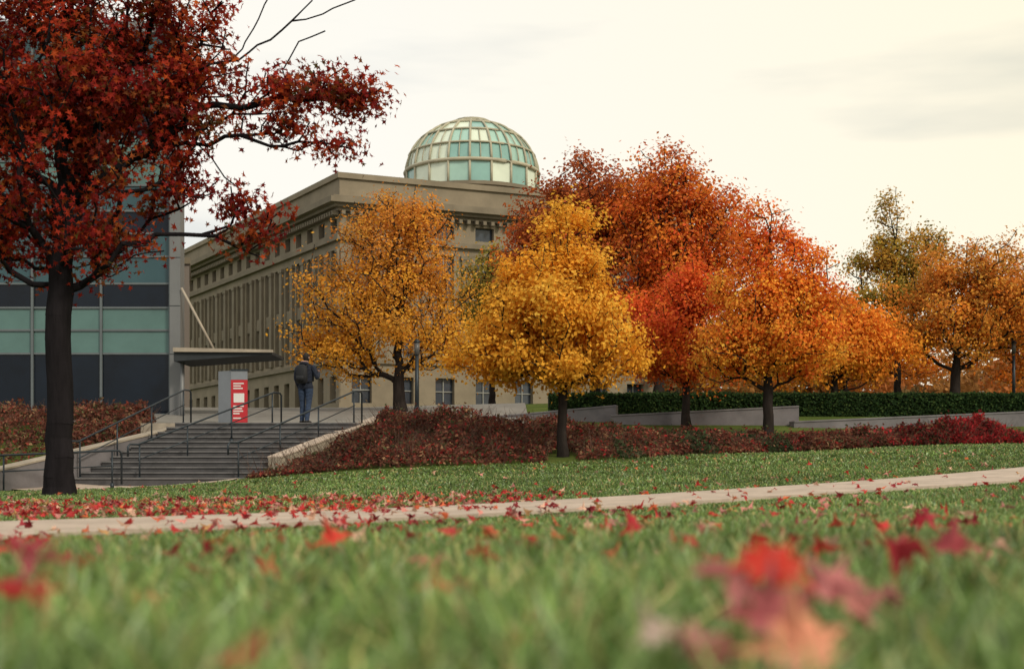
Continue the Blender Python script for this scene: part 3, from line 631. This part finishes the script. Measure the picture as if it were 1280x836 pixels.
B.box('red_board',M_red,sx+.003,sx+.46,sy-.01,sy+.08,zz+.04,zz+1.36)
B.box('header',M_grey,sx+.003,sx+.46,sy-.012,sy+.082,zz+1.363,zz+1.62)
B.box('cap',M_metal,sx-.0,sx+.49,sy-.04,sy+.11,zz+1.623,zz+1.66)
B.box('foot',M_metal,sx+.003,sx+.46,sy,sy+.07,zz-.1,zz+.037)
B.box('map_panel',M_white,sx+.08,sx+.38,sy-.016,sy-.0105,zz+.72,zz+.98)
for i,(a,w_) in enumerate(((1.24,.30),(1.17,.22),(1.10,.27),(.60,.3),(.53,.25),(.46,.28),(.39,.18),(.26,.22))): B.box('lettering',M_white,sx+.07,sx+.07+w_,sy-.016,sy-.0105,zz+a,zz+a+.035)
B.emit()

# ------------------------------------------------------------------ pedestrian
def person(loc,yaw):
    parts=[]
    def L_(pts,rad,k=14,side=None):
        parts.append(loft(pts,[(r,r) if not isinstance(r,tuple) else r for r in rad],k,side))
    X=(1,0,0)
    L_([(-.095,0,.93),(-.10,.01,.75),(-.10,.035,.50),(-.10,.03,.32),(-.10,-.0,.10),(-.10,-.0,.05)],[(.105,.115),(.092,.098),(.068,.072),(.066,.072),(.055,.058),(.05,.05)],14,X)
    L_([(.095,0,.93),(.10,.0,.75),(.095,-.02,.50),(.095,-.07,.32),(.095,-.12,.10),(.095,-.12,.05)],[(.105,.115),(.092,.098),(.068,.072),(.066,.072),(.055,.058),(.05,.05)],14,X)
    for sx_,y0 in ((-.10,0.),(.095,-.12)):
        L_([(sx_,y0-.09,.05),(sx_,y0-.04,.055),(sx_*1.08,y0+.06,.045),(sx_*1.15,y0+.15,.035),(sx_*1.15,y0+.18,.03)],[(.03,.035),(.042,.05),(.046,.042),(.043,.032),(.02,.018)],12,X)
    L_([(0,0,.86),(0,0,.92),(0,0,1.05),(0,.01,1.2),(0,.01,1.33),(0,0,1.42),(0,0,1.48),(0,.01,1.55)],[(.15,.12),(.185,.14),(.17,.125),(.19,.135),(.205,.135),(.185,.11),(.09,.075),(.055,.058)],20,X)
    L_([(0,.02,1.50),(0,.03,1.545),(0,.04,1.58),(0,.035,1.64),(0,.025,1.70),(0,.02,1.74),(0,.015,1.76)],[(.05,.05),(.055,.065),(.068,.09),(.077,.10),(.07,.092),(.045,.06),(.01,.015)],16,X)
    L_([(0,.13,1.60),(0,.15,1.605),(0,.12,1.64)],[.014,.012,.008],8,X)
    for sx_ in (-1,1): L_([(sx_*.074,.03,1.60),(sx_*.085,.02,1.625),(sx_*.078,.03,1.65)],[.01,.014,.01],8)
    L_([(-.10,-.06,1.46),(-.05,-.10,1.49),(.0,-.115,1.50),(.05,-.10,1.49),(.10,-.06,1.46)],[.04,.055,.06,.055,.04],10,(0,1,0))
    L_([(-.17,0,1.41),(-.215,0,1.38),(-.25,-.01,1.25),(-.265,-.01,1.12),(-.25,.07,.98),(-.235,.13,.87)],[.06,.072,.062,.052,.047,.04],12,X)
    L_([(.17,0,1.41),(.215,0,1.38),(.265,.0,1.25),(.30,.02,1.13)],[.06,.072,.062,.052],12,X)
    L_([(.30,.0,1.13),(.29,.10,1.17),(.25,.22,1.25)],[.052,.047,.036],12,(0,0,1))
    def hand(w,dr_,up,inn):
        w,dr_,up,inn=[np.array(a,float) for a in (w,dr_,up,inn)]
        L_([w-dr_*.02,w+dr_*.03,w+dr_*.085],[(.024,.02),(.04,.018),(.038,.014)],10,up)
        for q,(o,ln) in enumerate(((.030,.070),(.010,.08),(-.010,.074),(-.030,.058))):
            a=w+dr_*.08+up*o; L_([a,a+dr_*ln*.5+inn*.012,a+dr_*ln*.8+inn*ln*.5],[.010,.0095,.008],7,up)
        a=w+dr_*.03+up*.035; L_([a,a+up*.025+dr_*.02,a+up*.035+dr_*.05+inn*.012],[.012,.011,.009],7,inn)
    hand((-.232,.14,.86),(.0,.25,-.97),(0,.97,.25),(1,0,0)); hand((.25,.225,1.255),(-.45,.75,.45),(.3,-.35,.88),(-.8,-.3,0))
    V=[];F=[];o=0
    for v,f in parts: V+=[tuple(p) for p in v]; F+=[tuple(i+o for i in g) for g in f]; o+=len(v)
    me=bpy.data.meshes.new('t'); me.from_pydata(V,[],F); ob=bpy.data.objects.new('t',me); COL.objects.link(ob)
    r=ob.modifiers.new('r','REMESH'); r.mode='VOXEL'; r.voxel_size=.008; r.use_smooth_shade=True
    sm=ob.modifiers.new('s','SMOOTH'); sm.iterations=2; sm.factor=.5
    dg=bpy.context.evaluated_depsgraph_get(); nm=bpy.data.meshes.new_from_object(ob.evaluated_get(dg)); bpy.data.objects.remove(ob)
    k=len(nm.vertices); co=np.empty(k*3); nm.vertices.foreach_get('co',co); co=co.reshape(-1,3)
    wv=.004*np.sin(co[:,2]*70+co[:,0]*40+3*np.sin(co[:,0]*25))*((co[:,2]<1.45)&(co[:,2]>.1)); co[:,1]+=wv
    nm.vertices.foreach_set('co',co.ravel())
    for m_ in (mat('jacket',(.015,.02,.036),.85,.25,8,.3),mat('jeans',(.028,.045,.085),.9,.25,12,.3),mat('skin',(.40,.23,.17),.6,.05),mat('hair',(.015,.011,.01),.7,.3,40),mat('shoes',(.02,.02,.022),.6,.1)): nm.materials.append(m_)
    k=len(nm.polygons); c=np.empty(k*3); nm.polygons.foreach_get('center',c); c=c.reshape(-1,3); mi=np.zeros(k,int)
    x_,y_,z_=c.T
    mi[z_<.90]=1; mi[(z_<.90)&(z_>.865)&(np.abs(x_)<.2)]=0; mi[(z_<.075)]=4
    mi[(x_<-.19)&(z_<.875)&(z_>.6)]=2; mi[(x_<-.19)&(z_>=.875)&(z_<1.2)]=0
    mi[(x_>.12)&(y_>.235)&(z_>1.15)]=2
    mi[(z_>1.525)]=2; mi[(z_>1.545)&(y_<.075)&~((np.abs(x_)>.076)&(z_<1.66))]=3; mi[(z_>1.675)]=3
    nm.polygons.foreach_set('material_index',mi.astype(np.int32)); nm.name='body'
    e=empty('pedestrian'); body=link(bpy.data.objects.new('body',nm),e)
    M_bp=mat('backpack',(.012,.013,.016),.7,.3,10,.3)
    def piece(nm_,pts,rad,k_,sd_):
        V,F=loft(pts,rad,k_,sd_); mb=bpy.data.meshes.new(nm_); mb.from_pydata([tuple(p) for p in V],[],F); mb.materials.append(M_bp)
        for p in mb.polygons: p.use_smooth=True
        link(bpy.data.objects.new(nm_,mb),e)
    piece('backpack',[(0,-.20,.98),(0,-.205,1.02),(0,-.215,1.15),(0,-.21,1.30),(0,-.19,1.41),(0,-.18,1.44)],[(.11,.06),(.145,.09),(.155,.10),(.15,.095),(.12,.07),(.06,.03)],20,X)
    piece('backpack_pocket',[(0,-.30,1.03),(0,-.315,1.1),(0,-.31,1.17)],[(.1,.03),(.11,.04),(.1,.02)],14,X)
    for sx_ in (-1,1):
        piece('strap',[(sx_*.1,-.16,1.40),(sx_*.11,-.08,1.475),(sx_*.115,.03,1.46),(sx_*.12,.14,1.36),(sx_*.13,.145,1.2),(sx_*.17,.06,1.05),(sx_*.14,-.14,1.02)],[(.028,.008)]*7,8,X)
    mb=bpy.data.meshes.new('phone'); V=[(.17+a,.30+b_,1.28+c_) for c_ in (0,.12) for a,b_ in ((0,0),(.06,.02),(.058,.03),(-.002,.01))]
    mb.from_pydata(V,[],[(3,2,1,0),(4,5,6,7),(0,1,5,4),(1,2,6,5),(2,3,7,6),(3,0,4,7)]); mb.materials.append(M_dark); link(bpy.data.objects.new('phone',mb),e)
    e.location=loc; e.rotation_euler=(0,0,yaw); e.scale=(1.06,)*3
person((-5.4,33.5,ZT-.005),math.radians(-18))

# ------------------------------------------------------------------ world, sun, camera
sd=Vector((.50,-.62,.58)).normalized()
el=math.asin(sd.z); az=math.atan2(sd.x,sd.y)
w=bpy.data.worlds.new('World'); S.world=w; w.use_nodes=True; N=w.node_tree.nodes; L=w.node_tree.links
bg=N['Background']; bg.inputs['Strength'].default_value=.1
sk=N.new('ShaderNodeTexSky'); sk.sky_type='NISHITA'; sk.sun_disc=False; sk.sun_elevation=el; sk.sun_rotation=az
tc=N.new('ShaderNodeTexCoord'); mp=N.new('ShaderNodeMapping'); mp.inputs['Scale'].default_value=(1.3,1.3,7.); mp.inputs['Rotation'].default_value=(.05,-.05,0); L.new(tc.outputs['Generated'],mp.inputs[0])
ns=N.new('ShaderNodeTexNoise'); ns.inputs['Scale'].default_value=1.6; ns.inputs['Detail'].default_value=5; ns.inputs['Roughness'].default_value=.5; L.new(mp.outputs[0],ns.inputs['Vector'])
cr=N.new('ShaderNodeValToRGB'); cr.color_ramp.elements[0].position=.33; cr.color_ramp.elements[0].color=(7.6,7.8,7.6,1); cr.color_ramp.elements[1].position=.50; cr.color_ramp.elements[1].color=(10.6,10.25,9.3,1)
L.new(ns.outputs['Fac'],cr.inputs[0])
sx_=N.new('ShaderNodeSeparateXYZ'); L.new(tc.outputs['Generated'],sx_.inputs[0])
mr=N.new('ShaderNodeMapRange'); mr.inputs[1].default_value=-.1; mr.inputs[2].default_value=.42; L.new(sx_.outputs[0],mr.inputs[0])
wm=N.new('ShaderNodeMix'); wm.data_type='RGBA'; wm.blend_type='MULTIPLY'; wm.inputs[7].default_value=(1.05,.995,.84,1); L.new(mr.outputs[0],wm.inputs[0]); L.new(cr.outputs[0],wm.inputs[6])
mx=N.new('ShaderNodeMix'); mx.data_type='RGBA'; mx.inputs[0].default_value=.93; L.new(sk.outputs[0],mx.inputs[6]); L.new(wm.outputs[2],mx.inputs[7]); L.new(mx.outputs[2],bg.inputs['Color'])
sun=bpy.data.lights.new('sun','SUN'); sun.energy=2.2; sun.angle=math.radians(10); sun.color=(1,.90,.74)
so=bpy.data.objects.new('sun',sun); COL.objects.link(so); so.rotation_euler=sd.to_track_quat('Z','Y').to_euler(); so.location=(20,-20,30)
cam=bpy.data.cameras.new('camera'); co=bpy.data.objects.new('camera',cam); COL.objects.link(co); co.location=(0,0,.25); co.rotation_euler=(math.pi/2,0,0)
cam.lens=45; cam.sensor_width=36; cam.shift_y=172/1280; cam.clip_start=.05; cam.clip_end=2000
cam.dof.use_dof=True; cam.dof.focus_distance=32; cam.dof.aperture_fstop=2.4
S.camera=co
S.view_settings.view_transform='Standard'; S.view_settings.look='None'; S.view_settings.exposure=0
